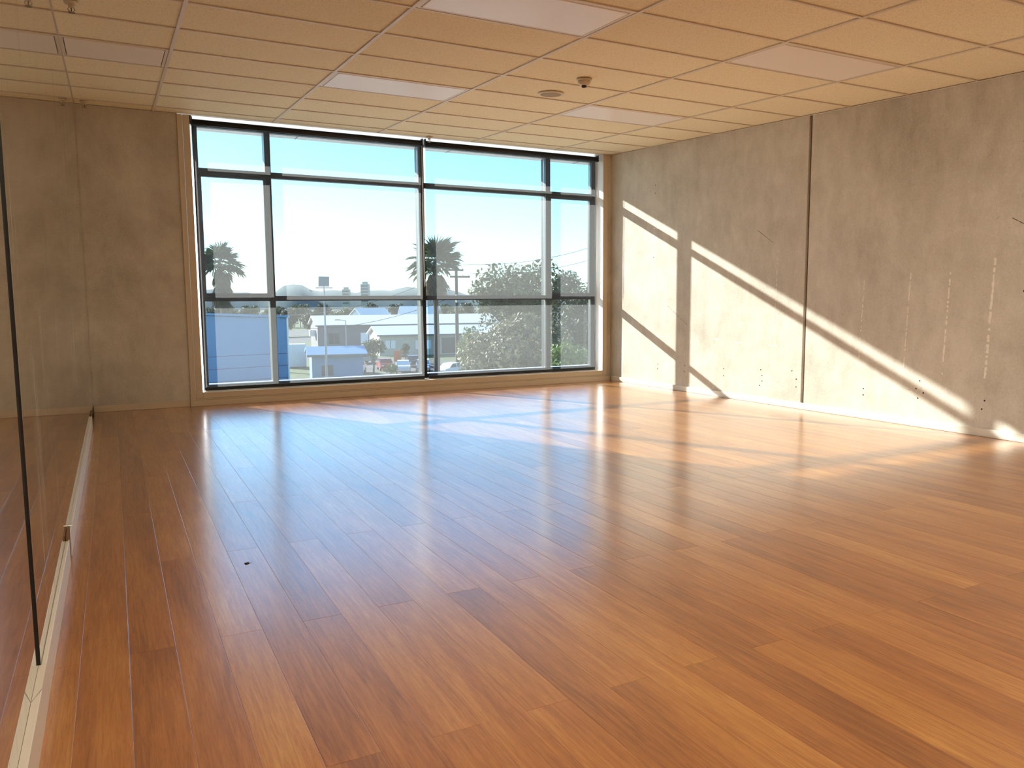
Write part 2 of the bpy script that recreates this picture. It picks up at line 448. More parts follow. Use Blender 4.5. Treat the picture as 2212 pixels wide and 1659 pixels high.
for k, (a, c, wd_) in enumerate([((3.60, 1.72), (3.50, 1.66), .006), ((6.25, 1.85), (6.02, 1.70), .005), ((3.55, 2.28), (3.42, 2.31), .006), ((7.75, 1.05), (7.35, .80), .004)]):
    ragged_strip(a, c, wd_, 120+k, .2).build('scratch', M['hole'], wr)

# skirtings
bb = MB().bbox(XL, 0.695, YB-0.014, YB, 0.0, 0.066, 0.003).build('baseboard_back', M['trim'])
tag(bb, 'cream skirting board along the dark concrete beside the window', 'skirting board', kind='structure')
br_ = MB().bbox(XR-0.014, XR, YN, YB-0.05, 0.0, 0.066, 0.003).build('baseboard_right', M['base'])
tag(br_, 'white skirting board along the sunlit concrete wall', 'skirting board', kind='structure')
SH = 0.108
def left_board(a, c, parent=None, name='skirting_board', cut=0.0):
    x0, x1, e = XL-0.005, XL+0.014, 0.0015
    prof = [(x0, 0.0, 0), (x0, SH, 0), (x1-e, SH, 0.6), (x1, SH-e, 0.7), (x1, 0.0, 1)]
    vs = [(x, a, z) for x, z, k in prof] + [(x, c+cut*k, z) for x, z, k in prof]; n = len(prof)
    fs = [tuple(range(n)), tuple(range(2*n-1, n-1, -1))] + [(i, n+i, n+(i+1) % n, (i+1) % n) for i in range(n)]
    return MB().add(vs, fs).build(name, M['base'], parent)
bl_ = left_board(YN, 2.20, name='baseboard_left', cut=0.10)
tag(bl_, 'white skirting board running along the floor under the mirrors', 'skirting board', kind='structure')
MB().bbox(XL+0.0005, XL+0.0135, 2.43, 3.72, 0.0, SH, 0.0015).build('skirting_board', M['base'], bl_)
MB().add([(XL-.005,2.205,0),(XL-.005,2.205,SH),(XL+.0135,2.275,SH),(XL+.0135,2.306,0),(XL-.005,2.428,0),(XL-.005,2.428,SH),(XL+.0135,2.428,SH),(XL+.0135,2.428,0)],
         [(0,1,2,3),(7,6,5,4),(1,5,6,2),(2,6,7,3),(0,4,5,1),(0,3,7,4)]).build('skirting_end', M['base'], bl_)
MB().bbox(XL, XL+0.013, 3.84, 7.85, 0.0, SH, 0.0015).build('skirting_board', M['base'], bl_)
MB().bbox(XL+0.001, XL+0.010, 3.70, 3.86, 0.0, SH+0.022, 0.0015).build('timber_packer', M['brown_wood'], bl_)
MB().bbox(XL+0.001, XL+0.008, 7.86, 8.15, 0.0, SH+0.02, 0.0015).build('timber_packer', M['brown_wood'], bl_)
MB().tube([(XL-0.002, 3.93, SH+0.008), (XL+0.018, 3.93, SH+0.008)], 0.004, 8).build('screw', M['chrome'], bl_)

# ------------------------------------------------------------------ mirror panels
seams = [YN, -2.43, -0.81, 0.81, 2.43, 4.05, 5.67, 7.29, YB-0.004]
for k in range(len(seams)-1):
    near = seams[k+1] < 2.44
    a, c = seams[k]+0.0006, seams[k+1]-0.0006
    x1 = XL-0.0055 if near else XL
    mp = MB().bbox(x1-0.006, x1, a, c, 0.1, 2.5, 0.0008).build('mirror_panel', M['mirror'])
    for v_ in mp.data.vertices:
        if v_.co.z > 2: v_.co.z += ceil_z(v_.co.y)-2.5012
    tag(mp, 'tall frameless wall mirror panel standing on the white skirting board', 'mirror', 'wall mirrors in a row')
    if abs(seams[k]-2.43) < 0.01:          # this panel stands proud, so its dark glass edge shows
        MB().box(XL-0.006, XL-0.0002, a-0.0009, a-0.0001, 0.1, ceil_z(a)-0.012).build('glass_edge', M['black'], mp)

# ------------------------------------------------------------------ ceiling
ce = MB().box(XL-OX-0.05, XR-OX+0.05, YN-OY-0.1, (YB-OY)/math.cos(TILT)+0.02, 0.022, 0.06).build('ceiling', M['gap'])
ce.location = (OX, OY, OZ); ce.rotation_euler = (TILT, 0, 0)
tag(ce, 'suspended ceiling of beige mineral tiles in a metal grid', 'ceiling', kind='structure')
cxs = [XL-OX, 0, 1.2, 2.4, 3.6, 4.8, XR-OX]
yend = (YB-OY)/math.cos(TILT)
cys = [-0.6*r for r in range(-3, 17)]          # 1.8 ... -9.6
cys = [yend] + cys + [(YN-OY)/math.cos(TILT)]
lights = {}
tcache = {}
for ci in range(6):
    for ri in range(len(cys)-1):
        x0, x1, y1, y0 = cxs[ci], cxs[ci+1], cys[ri], cys[ri+1]
        r = ri-4      # row index: r..r+1 counted away from the window
        if ci in (0, 2, 4) and r in (0, 4, 8, 12):
            lights[(ci, r)] = (x0-(0.012 if ci == 0 else 0), x1, y0, y1); continue
        key = (round(x1-x0, 3), round(y1-y0, 3))
        if key not in tcache:
            hw, hl = key[0]/2-0.004, key[1]/2-0.004
            tcache[key] = MB().bbox(-hw, hw, -hl, hl, 0.009, 0.021, 0.003).mesh('ceiling_tile', M['tile'])
        place('ceiling_tile', tcache[key], ce, ((x0+x1)/2, (y0+y1)/2, 0))
for x in cxs[1:-1]:
    MB().bbox(x-0.012, x+0.012, cys[-1], yend, 0.0, 0.008, 0.0008).build('main_tee', M['tee'], ce)
for ri in range(1, len(cys)-1):
    for ci in range(6):
        a, c = cxs[ci]+(0.0125 if ci else 0), cxs[ci+1]-(0.0125 if ci < 5 else 0)
        MB().bbox(a, c, cys[ri]-0.009, cys[ri]+0.009, 0.0006, 0.008, 0.0008).build('cross_tee', M['tee'], ce)
MB().box(cxs[-1]-0.018, cxs[-1], cys[-1], yend, 0.0, 0.003).build('edge_angle', M['tee'], ce)
MB().box(cxs[0], cxs[0]+0.007, cys[-1], yend, 0.002, 0.009).build('edge_angle', M['tee'], ce)
MB().box(cxs[0], cxs[-1], yend-0.014, yend, 0.0, 0.003).build('edge_angle', M['tee'], ce)

def ceil_pt(lx, ly, lz=0):
    return Vector((OX+lx, OY+ly*math.cos(TILT)-lz*math.sin(TILT), OZ+ly*math.sin(TILT)+lz*math.cos(TILT)))
light_lab = {(0, 0): 'unlit ceiling light panel cut short by the mirror wall',
             (2, 0): 'unlit ceiling light panel mirroring the bright window above the middle of the room',
             (4, 0): 'unlit ceiling light panel just past the round ceiling speaker, towards the concrete side wall',
             (2, 4): 'large pale unlit ceiling light panel with dark gaps along its frame',
             (4, 4): 'unlit ceiling light panel with a cream diffuser, above the tall joint of the concrete wall'}
for (ci, r), (x0, x1, y0, y1) in lights.items():
    c = ceil_pt((x0+x1)/2, (y0+y1)/2)
    t = empty('ceiling_light', c, (TILT, 0, 0))
    tag(t, light_lab.get((ci, r), 'ceiling light panel out of view, lit as added fill in the rear rows'), 'ceiling light', 'recessed ceiling light panels')
    hw, hl = (x1-x0)/2-0.014, (y1-y0)/2-0.012
    MB().bbox(-hw, -hw+0.022, -hl, hl, 0.003, 0.02, 0.001).bbox(hw-0.022, hw, -hl, hl, 0.003, 0.02, 0.001).bbox(-hw+0.022, hw-0.022, -hl, -hl+0.020, 0.003, 0.02, 0.001).bbox(-hw+0.022, hw-0.022, hl-0.020, hl, 0.003, 0.02, 0.001).build('light_frame', M['tee'], t)
    MB().bbox(-hw+0.027, hw-0.027, -hl+0.026, hl-0.026, 0.0005, 0.018, 0.004).build('diffuser', M['lamp' if r >= 8 else 'diffuser'], t)
    MB().box(-hw+0.02, hw-0.02, -hl+0.018, hl-0.018, 0.0185, 0.021).build('housing', M['gap'], t)

def sprinkler(x, y, label, s=1.0):
    t = empty('sprinkler_head', (x, y, ceil_z(y)), (TILT, 0, 0)); t.scale = (s, s, s)
    tag(t, label, 'sprinkler')
    MB().lathe([(0.040, 0.003), (0.040, -0.004), (0.034, -0.010), (0.020, -0.014)], n=20).build('escutcheon', M['plastic'], t, True)
    MB().lathe([(0.016, -0.012), (0.016, -0.026), (0.010, -0.030)], n=14).build('body', M['plastic'], t, True)
    for s_ in (-1, 1):
        MB().tube([(0.012*s_, 0, -0.026), (0.019*s_, 0, -0.040), (0.006*s_, 0, -0.056)], 0.0028, 6).build('yoke_arm', M['chrome'], t)
    MB().lathe([(0.006, -0.052), (0.020, -0.056), (0.020, -0.059), (0.004, -0.060)], n=16).build('deflector', M['chrome'], t)
    MB().tube([(0, 0, -0.028), (0, 0, -0.054)], 0.003, 6).build('bulb', M['hole'], t)
sprinkler(-0.123, 5.459, 'sprinkler head on the ceiling close to the mirror, away from the window wall')
sprinkler(-0.138, 8.80, 'sprinkler head where the ceiling meets the dark concrete by the mirror')
sprinkler(3.489, 8.92, 'sprinkler head on the ceiling directly above the gap between the blinds')

t = empty('smoke_detector', (3.50, 5.494, ceil_z(5.494)), (TILT, 0, 0)); tag(t, 'small domed detector hanging from the ceiling near the round speaker', 'smoke detector')
MB().lathe([(0.062, 0.003), (0.062, -0.008), (0.056, -0.012)], n=28).build('base_plate', M['plastic'], t, True)
MB().lathe([(0.052, -0.011), (0.050, -0.030), (0.040, -0.042), (0.026, -0.046)], n=28).build('body', M['plastic'], t, True)
MB().lathe([(0.020, -0.045), (0.021, -0.058), (0.014, -0.062)], n=18).build('sensor_cap', M['hole'], t)
t = empty('ceiling_speaker', (3.538, 6.098, ceil_z(6.098)), (TILT, 0, 0)); tag(t, 'flat round ceiling speaker with a tan grille set in a tile', 'ceiling speaker')
MB().lathe([(0.112, 0.004), (0.112, -0.004), (0.108, -0.007), (0.092, -0.006), (0.092, 0.0)], n=40).build('rim', M['tee'], t, True)
MB().lathe([(0.091, 0.002), (0.091, -0.003), (0.05, -0.005)], n=40).build('grille', M['grille'], t, True)

# ------------------------------------------------------------------ window: trim, frame, panes
tr1 = MB().bbox(0.700, 0.752, YB-0.018, YB, 0.0665, ceil_z(YB)-0.004, 0.003).build('trim_1', M['trim'])
tag(tr1, 'cream timber window casing running round the wide window', 'window trim', kind='structure')
W0, W1, Z0, Z1 = 0.824, 6.046, 0.146, 3.138
def tb(nm, *a, b=0.003): MB().bbox(*a, b).build(nm, M['trim'], tr1)
tb('casing_board', 0.756, W0, YB-0.014, YB+0.20, 0.082, ceil_z(YB)-0.004)
tb('casing_board', W1, 6.110, YB-0.014, YB+0.20, 0.082, ceil_z(YB)-0.004)
tb('sill_board', W0, W1, YB-0.014, YB+0.20, 0.082, Z0)
tb('plinth_board', 0.696, 6.150, YB-0.040, YB, 0.0, 0.066)
tb('plinth_board', 0.752, 6.112, YB-0.016, YB, 0.067, 0.080)
tb('head_board', W0, W1, YB+0.01, YB+0.20, Z1, Z1+0.012)

MB().bbox(W1-0.004, W1, YB-0.008, YB+0.20, Z0, Z1, 0.001).build('reveal_lining', M['white'], tr1)
FY0, FY1 = 9.205, 9.275          # frame depth
win = MB()
win.box(0.862, 0.912, FY0, FY1, 0.150, 3.075).box(5.985, 6.046, FY0, FY1, 0.150, 3.075)
win.box(0.912, 5.985, FY0, FY1, 0.150, 0.205).box(0.912, 5.985, FY0, FY1, 3.020, 3.042)
win = win.build('window_1', M['alu'])
tag(win, 'wide dark aluminium window of twelve panes behind sheer blinds', 'window', kind='structure')
MULL = [(1.610, 1.675), (3.445, 3.515), (5.255, 5.325)]
for a, c in MULL:
    MB().bbox(a, c, FY0-0.01, FY1+0.055, 0.205, 3.020, 0.003).build('mullion', M['alu'], win)
TRAN = [(1.135, 1.195), (2.52, 2.585)]
cols_ = [(0.912, 1.610), (1.675, 3.445), (3.515, 5.255), (5.325, 5.985)]
rows_ = [(0.205, 1.135), (1.195, 2.52), (2.585, 3.020)]
for a, c in cols_:
    for z0, z1 in TRAN:
        MB().bbox(a, c, FY0, FY1, z0, z1, 0.003).build('transom', M['alu'], win)
    for ri, (z0, z1) in enumerate(rows_):
        p = MB().box(a+0.002, c-0.002, 9.245, 9.249, z0+0.002, z1-0.002).build('glass_pane', M['glass'], win)
for ci in (0, 3):                      # opening sashes beside the fixed panes
    a, c = cols_[ci]
    z0, z1 = rows_[1]
    s_ = MB().box(a, a+0.022, 9.215, 9.262, z0, z1).box(c-0.022, c, 9.215, 9.262, z0, z1).box(a, c, 9.215, 9.262, z0, z0+0.03).box(a, c, 9.215, 9.262, z1-0.025, z1).build('sash', M['alu'], win)
    for hx in (a+0.19, c-0.19):
        MB().bbox(hx-0.05, hx+0.05, 9.150, 9.196, z0-0.030, z0-0.006, 0.004).build('sash_handle', M['black'], win)
MB().box(0.83, 6.046, FY1+0.056, FY1+0.15, 0.170, 0.200).build('outer_sill', M['alu_light'], win)
MB().box(0.826, 6.046, 9.22, 9.228, 3.042, 3.138).build('head_light_gap', M['light_gap_white'], win)  # added translucent strip standing in for daylight above the roller
MB().box(0.826, 0.862, 9.22, 9.228, 0.150, 3.138).build('jamb_light_gap', M['light_gap_white'], win)  # likewise added, for the bright line of light beside the blind

ev = MB().box(-3.5, 9.0, YB+0.34, 10.39, 3.215, 3.42).build('eave', M['white'])
tag(ev, 'pale roof overhang outside above the window', 'roof overhang', kind='structure')
for x in (-2, 0.1, 2.2, 4.3, 6.4):
    MB().box(x, x+0.012, YB+0.34, 10.385, 3.2125, 3.215).build('soffit_joint', M['alu'], ev)

# ------------------------------------------------------------------ roller blinds
def blind(x0, x1, label):
    t = empty('roller_blind', ((x0+x1)/2, 9.08, 0.17)); tag(t, label, 'roller blind', 'sheer roller blinds on the window')
    cx, cy, cz = t.location; hw = (x1-x0)/2
    MB().tube([(-hw, 0.0, 3.036-cz), (hw, 0.0, 3.036-cz)], 0.031, 20).build('roller_tube', M['black'], t, True)
    for s_ in (-1, 1):
        MB().bbox(s_*hw-0.006, s_*hw+0.006, -0.03, 0.03, 3.0-cz, 3.085-cz, 0.001).build('bracket', M['black'], t)
    mb = MB(); nx, nz = 60, 24
    z0, z1 = 0.0, 3.036-cz
    hf = hw-0.012
    for j in range(nz+1):
        for i in range(nx+1):
            x = -hf+2*hf*i/nx; z = z0+(z1-z0)*j/nz
            edge = 0.004*math.sin(z*5.3+x1)*((i == 0) + (i == nx))
            mb.v.append((x+edge*(1 if i == 0 else -1 if i == nx else 0), 0.031-0.004+0.004*math.sin(x*2.1+z*0.9)*math.sin(z*PI/(z1)), z))
    for j in range(nz):
        for i in range(nx):
            mb.f.append((j*(nx+1)+i, j*(nx+1)+i+1, (j+1)*(nx+1)+i+1, (j+1)*(nx+1)+i))
    mb.build('mesh_fabric', M['fabric'], t, True)
    MB().bbox(-hf, hf, 0.014, 0.040, -0.018, 0.020, 0.004).build('bottom_rail', M['black'], t)
    # bead chain looping beside the fabric
    px = hw-0.002
    MB().tube([(px, -0.02, 3.02-cz), (px, -0.022, 1.2), (px, -0.012, 1.13), (px, 0.0, 1.2), (px, 0.004, 3.0-cz)], 0.0022, 5).build('bead_chain', M['white'], t)
    return t
blind(0.850, 3.452, 'sheer grey roller blind pulled down on the mirror side of the window')
blind(3.490, 5.998, 'sheer grey roller blind pulled down on the concrete wall side of the window')

# ================================================================== outside
GZ = -7.5
M['ground'] = mat_ground()
M['leaf_a'] = mat_leaf('leaf_olive', S(58, 66, 34), S(108, 110, 66))
M['leaf_b'] = mat_leaf('leaf_dark', S(40, 50, 30), S(74, 84, 50))
M['leaf_c'] = mat_leaf('leaf_bright', S(62, 88, 30), S(126, 146, 64))
M['leaf_pale'] = mat_leaf('leaf_pale', S(82, 80, 54), S(142, 136, 98))
M['bark'] = simple('bark', S(104, 88, 72), 0.9, noise=0.2, nscale=6)
M['frond'] = mat_leaf('palm_green', S(46, 64, 38), S(84, 100, 56))
M['frond_dry'] = simple('palm_dry', S(136, 118, 90), 0.8, noise=0.15, nscale=5)
M['steel'] = simple('galvanised', S(170, 172, 172), 0.5, 0.6)
M['roofwhite'] = simple('white_roof', S(240, 240, 236), 0.5)
M['wall_blue'] = simple('blue_cladding', S(108, 150, 186), 0.55, noise=0.05, nscale=0.6)
M['wall_grey'] = simple('grey_wall', S(120, 116, 116), 0.8)
M['wall_cream'] = simple('cream_wall', S(196, 188, 172), 0.8)
M['navy'] = simple('navy_paint', S(60, 76, 122), 0.5)
M['carwhite'] = simple('car_white', S(236, 236, 236), 0.25)
M['carsilver'] = simple('car_silver', S(150, 154, 160), 0.25, 0.4)
M['cardark'] = simple('car_dark', S(52, 56, 66), 0.25)
M['carred'] = simple('car_red', S(150, 52, 40), 0.25)
M['carglass'] = simple('car_glass', S(28, 34, 40), 0.08)
M['rubber'] = simple('rubber', S(26, 26, 26), 0.8)
M['orange'] = simple('orange_paint', S(214, 110, 56), 0.5)
M['wire'] = simple('wire', S(40, 40, 44), 0.6)
M['hill'] = simple('hill_green', S(104, 118, 112), 0.95, noise=0.15, nscale=0.02)
M['pane_dark'] = simple('dark_pane', S(58, 66, 76), 0.15)
M['lampface'] = simple('lamp_face', S(120, 124, 120), 0.3)

def polar(az, d, z=GZ):
    a = math.radians(az); return Vector((d*math.sin(a), d*math.cos(a), z))

g = MB().box(-900, 1500, 12, 2600, GZ-0.5, GZ).build('ground', M['ground'])
tag(g, 'yards, grass and road outside below the window', 'ground', kind='structure')

M['bounce_pale'] = simple('bounce_concrete', S(206, 200, 188), 0.9, noise=0.05, nscale=0.3)
fc = MB().box(-30, 60, 12.5, 62, GZ, GZ+0.06).build('bounce_slab', M['bounce_pale'])  # out of view, added to bounce sun up through the window
tag(fc, 'unseen pale slab added to bounce sunlight up into the room', 'bounce_slab', kind='structure')

# distant hills: one long ridge with real depth
mb = MB(); n = 90; rnd = random.Random(3); prev = 0
prof = []
for i in range(n+1):
    a = -14+i*56/n
    h = 17+3*math.sin(a*0.35+1.1)+3*math.sin(a*0.9+2)+2*math.sin(a*2.3)+4*rnd.random()
    if 9.5 < a < 13.2: h += 14*math.sin((a-9.5)/3.7*PI)
    prof.append((a, h))
for a, h in prof:
    p0, p1, p2 = polar(a, 1150), polar(a, 1300), polar(a, 1600)
    mb.v += [(p0.x, p0.y, GZ), (p0.x*1.04, p0.y*1.04, GZ+h*0.6+6), (p1.x, p1.y, GZ+h+9), (p2.x, p2.y, GZ)]
for i in range(n):
    for k in range(3):
        mb.f.append((i*4+k, (i+1)*4+k, (i+1)*4+k+1, i*4+k+1))
hl_ = mb.build('hills', M['hill'], None, True); tag(hl_, 'low wooded hills along the skyline', 'hills', kind='structure')

def leaf_cloud(blobs, n, size, seed):
    """leaf quads scattered over and inside a set of ellipsoid blobs (centre, radii)"""
    rnd = random.Random(seed); mb = MB()
    wts = [b[1][0]*b[1][2] for b in blobs]; tot = sum(wts)
    for (c, r), wt in zip(blobs, wts):
        for _ in range(int(n*wt/tot)):
            d = Vector((rnd.gauss(0,1), rnd.gauss(0,1), rnd.gauss(0,1))).normalized()
            q = rnd.random()**0.35
            p = Vector((c[0]+d.x*r[0]*q, c[1]+d.y*r[1]*q, c[2]+d.z*r[2]*q))
            s_ = size*(0.5+rnd.random())
            nrm = (d+Vector((rnd.gauss(0,.6), rnd.gauss(0,.6), rnd.gauss(0,.6)))).normalized()
            u = nrm.orthogonal().normalized(); v = nrm.cross(u); a = rnd.random()*6.28
            u, v = u*math.cos(a)+v*math.sin(a), v*math.cos(a)-u*math.sin(a)
            mb.add([p-u*s_, p-v*s_*0.5+nrm*s_*0.1, p+u*s_, p+v*s_*0.5+nrm*s_*0.1], [(0,1,2,3)])
    return mb
def crown_blobs(rx, rz, zc, k, seed):
    rnd = random.Random(seed); bl = [((0,0,zc), (rx*0.72, rx*0.72, rz*0.75))]
    for _ in range(k):
        a = rnd.random()*6.28; e = rnd.uniform(-0.7, 1.0); q = 0.62
        bl.append(((rx*q*math.cos(a)*math.cos(e), rx*q*math.sin(a)*math.cos(e), zc+rz*q*math.sin(e)), (rx*0.42, rx*0.42, rz*0.40)))
    return bl
def tree(pos, h, rx, rz, label, mat='leaf_a', n=2600, size=0.28, seed=1, k=9, group=None):
    t = empty('tree', pos); tag(t, label, 'tree', group)
    zc = h-rz
    MB().tube([(0,0,0), (0.1,0.05,zc*0.5), (0,0,zc)], [h*0.028, h*0.022, h*0.014], 8).build('trunk', M['bark'], t)
    rnd = random.Random(seed+5)
    for q in range(4):
        a = rnd.random()*6.28
        MB().tube([(0.03,0.02,zc*0.62), (rx*.35*math.cos(a), rx*.35*math.sin(a), zc), (rx*.6*math.cos(a), rx*.6*math.sin(a), zc+rz*.3)], [h*0.012, h*0.008, h*0.004], 6).build('branch', M['bark'], t)
    tag(leaf_cloud(crown_blobs(rx, rz, zc, k, seed), n, size, seed).build('foliage', M[mat], t), kind='stuff')
    return t

tree(polar(28.0, 105), 15.2, 7.6, 6.6, 'broad tall tree with an airy olive crown behind the pale bushy tree', 'leaf_a', 6500, 0.30, 11, 16)
tree(polar(27.6, 62), 8.4, 4.9, 4.3, 'big bushy tree with pale sunlit leaves beside the palm trunk', 'leaf_pale', 15000, 0.19, 21, 20)
tree(polar(24.3, 53), 5.1, 1.3, 2.2, 'pale rounded shrub tree at the foot of the big bushy tree', 'leaf_pale', 1800, 0.12, 24, 7)
tree(polar(31.9, 56), 6.2, 2.6, 2.8, 'bright green leafy tree at the side of the view by the concrete wall', 'leaf_c', 4200, 0.14, 31, 10)
tree(polar(33.2, 120), 12.6, 6.4, 5.2, 'dark rounded tree behind the bright green leafy one', 'leaf_b', 4200, 0.30, 41, 12)
tree(polar(30.9, 78), 8.2, 4.6, 4.2, 'dense dark tree filling the gap between the big bushy tree and the bright green one', 'leaf_b', 6500, 0.17, 43, 14)
tree(polar(31.4, 150), 15.5, 3.4, 3.2, 'tree with a small tuft of crown above the dark rounded tree', 'leaf_b', 1600, 0.28, 45, 5)
tree(polar(17.0, 97), 4.7, 1.6, 1.7, 'small street tree with a thin trunk standing by the parked cars', 'leaf_a', 1500, 0.14, 51, 7)
tree(polar(19.3, 113), 2.9, 0.9, 1.1, 'dark round bush next to the orange board', 'leaf_b', 700, 0.12, 55, 5)
tree(polar(18.2, 91), 1.9, 0.9, 0.9, 'low bright green shrub on the grass by the cars', 'leaf_c', 700, 0.10, 57, 5)
tree(polar(24.0, 84), 6.4, 1.4, 2.8, 'slender leafy tree behind the utility pole', 'leaf_c', 1500, 0.16, 58, 6)
base = tree(polar(5, 215), 10, 7, 4.6, 'leafy green tree in the wooded belt behind the sheds', 'leaf_a', 1500, 0.55, 61, 9, 'trees of the wooded belt')
base2 = tree(polar(7, 300), 10, 7, 4.6, 'leafy green tree in the wooded belt behind the sheds', 'leaf_b', 1500, 0.55, 62, 9, 'trees of the wooded belt')
rnd = random.Random(9)
for k in range(26):
    row = k % 2; az = 4.2+(k//2)*1.72+0.86*row; d = (216, 300)[row]+rnd.uniform(-2, 2)
    o = (base, base2)[k] if k < 2 else copy_tree((base, base2)[rnd.random() < 0.5])
    s_ = (0.44, 0.60)[row]; o.location = polar(az, d); o.scale = (s_, s_, (0.86, 0.98)[row]*rnd.uniform(.86, 1.04)); o.rotation_euler.z = rnd.random()*6

# palms
def frond_mesh(name, mat, ln, seed):
    rnd = random.Random(seed); mb = MB()
    st = ln*0.45
    mb.tube([(0,0,0), (st*0.6,0,0.10*ln), (st,0,0.12*ln)], [0.03, 0.022, 0.015], 5)
    for k in range(17):
        a = math.radians(-105+210*k/16); l = ln*0.62*(0.75+0.3*rnd.random())*(0.7+0.3*math.cos(a))
        d = Vector((math.cos(a), math.sin(a), 0)); nrm = Vector((-d.y, d.x, 0)); p = Vector((st, 0, 0.12*ln))
        dr = -0.25*l*rnd.uniform(.5, 1.5)
        mb.add([p-nrm*0.03, p+nrm*0.03, p+d*l*0.6+nrm*0.07+Vector((0,0,dr*0.2)), p+d*l+Vector((0,0,dr)), p+d*l*0.6-nrm*0.07+Vector((0,0,dr*0.2))], [(0,1,2,3,4)])
    return mb.mesh(name, mat)
def palm(pos, h, ln, label, skirt, seed, tr=0.32):
    t = empty('palm_tree', pos); tag(t, label, 'palm tree')
    rnd = random.Random(seed)
    MB().tube([(0,0,0), (0.1,0,h*0.4), (0.05,0.05,h*0.8), (0,0,h)], [tr*1.25, tr, tr*0.85, tr*0.8], 12).build('trunk', M['bark'], t)
    gm = [frond_mesh('frond', M['frond'], ln, seed+q) for q in range(3)]
    dm = [frond_mesh('dry_frond', M['frond_dry'], ln*0.8, seed+9+q) for q in range(2)]
    for k in range(42):
        e = rnd.uniform(-0.55, 1.35); a = k*2.399+rnd.uniform(-.3, .3)
        o = place('frond', gm[k % 3], t, (0, 0, h-0.2+rnd.uniform(-.3, .3)), (rnd.uniform(-.5, .5), -e, a))
        s_ = rnd.uniform(0.75, 1.1); o.scale = (s_, s_, s_)
    for k in range(int(skirt*22)):
        a = k*2.399; z = h-0.5-skirt*rnd.random()
        o = place('dry_frond', dm[k % 2], t, (0, 0, z), (rnd.uniform(-.4, .4), rnd.uniform(0.75, 1.35), a))
        s_ = rnd.uniform(0.6, 0.95); o.scale = (s_, s_, s_)
    return t
palm(polar(6.75, 112), 14.1, 3.4, 'fan palm with a thick shaggy skirt of dry fronds rising behind the blue warehouse', 4.6, 71)
palm(polar(21.6, 84), 12.8, 3.4, 'tall fan palm with a bare trunk next to the utility pole', 1.6, 81, 0.30)

# warehouse in front, left of the view
wh = empty('warehouse', (6.6, 70.5, GZ), (0, 0, math.radians(13))); tag(wh, 'blue metal clad warehouse with a shallow gable roof', 'building')
hwid, eaveh, ridge = 7.6, 7.55, 7.95
mb = MB()
mb.add([(-hwid,0,0),(hwid,0,0),(hwid,0,eaveh-.25),(-1.2,0,ridge-.25),(-hwid,0,eaveh-.25),(-hwid,24,0),(hwid,24,0),(hwid,24,eaveh-.25),(-1.2,24,ridge-.25),(-hwid,24,eaveh-.25)],
       [(0,1,2,3,4),(5,9,8,7,6),(1,6,7,2),(0,4,9,5)])
mb.build('cladding_wall', M['wall_blue'], wh)
for z in (1.9, 3.0, 4.1):
    MB().box(-hwid, hwid, -0.03, 0.0, z, z+0.05).build('cladding_joint', M['navy'], wh)
MB().add([(-hwid-.2,-.3,eaveh-.2),(-1.2,-.3,ridge-.2),(-1.2,24.3,ridge-.2),(-hwid-.2,24.3,eaveh-.2),(-hwid-.2,-.3,eaveh),(-1.2,-.3,ridge),(-1.2,24.3,ridge),(-hwid-.2,24.3,eaveh)],
         [(0,1,5,4),(4,5,6,7),(3,2,1,0),(0,4,7,3),(2,3,7,6)]).build('roof_sheet', M['wall_blue'], wh)
MB().add([(-1.2,-.3,ridge-.2),(hwid+.2,-.3,eaveh-.2),(hwid+.2,24.3,eaveh-.2),(-1.2,24.3,ridge-.2),(-1.2,-.3,ridge),(hwid+.2,-.3,eaveh),(hwid+.2,24.3,eaveh),(-1.2,24.3,ridge)],
         [(0,1,5,4),(4,5,6,7),(3,2,1,0),(1,2,6,5),(2,3,7,6)]).build('roof_sheet', M['wall_blue'], wh)
MB().box(hwid-.02, hwid+0.12, -0.12, 0.1, 0, eaveh-.2).build('corner_flashing', M['roofwhite'], wh)

# long sheds with white roofs
def shed(pos, rz, L, Wd, eh, rh, label, wallm, windows=()):
    t = empty('shed', pos, (0, 0, math.radians(rz))); tag(t, label, 'building')
    MB().add([(0,0,0),(L,0,0),(L,Wd,0),(0,Wd,0),(0,0,eh),(L,0,eh),(L,Wd,eh),(0,Wd,eh),(0,Wd/2,rh),(L,Wd/2,rh)],
             [(0,1,5,4),(1,2,6,9,5),(2,3,7,6),(3,0,4,8,7)]).build('wall', M[wallm], t)
    o = 0.5; dz = o*(rh-eh)/(Wd/2)
    MB().add([(-o,-o,eh-dz+.1),(L+o,-o,eh-dz+.1),(L+o,Wd/2,rh+.1),(-o,Wd/2,rh+.1),(-o,-o,eh-dz+.3),(L+o,-o,eh-dz+.3),(L+o,Wd/2,rh+.3),(-o,Wd/2,rh+.3)],
             [(0,1,5,4),(4,5,6,7),(3,2,1,0),(1,2,6,5),(0,4,7,3)]).build('roof_slope', M['roofwhite'], t)
    MB().add([(-o,Wd+o,eh-dz+.1),(L+o,Wd+o,eh-dz+.1),(L+o,Wd/2,rh+.1),(-o,Wd/2,rh+.1),(-o,Wd+o,eh-dz+.3),(L+o,Wd+o,eh-dz+.3),(L+o,Wd/2,rh+.3),(-o,Wd/2,rh+.3)],
             [(4,5,1,0),(7,6,5,4),(0,1,2,3),(5,6,2,1),(3,7,4,0)]).build('roof_slope', M['roofwhite'], t)
    MB().box(-o, L+o, -o-.12, -o, eh-dz+.05, eh-dz+.28).build('gutter', M['wall_grey'], t)
    for (x0, x1, z0, z1, mm) in windows:
        w_ = MB().box(x0, x1, -0.10, 0.0, z0, z1).build('window', M[mm], t)
        MB().box((x0+x1)/2-.05, (x0+x1)/2+.05, -0.13, -0.10, z0, z1).build('glazing_bar', M['wall_grey'], w_)
    return t
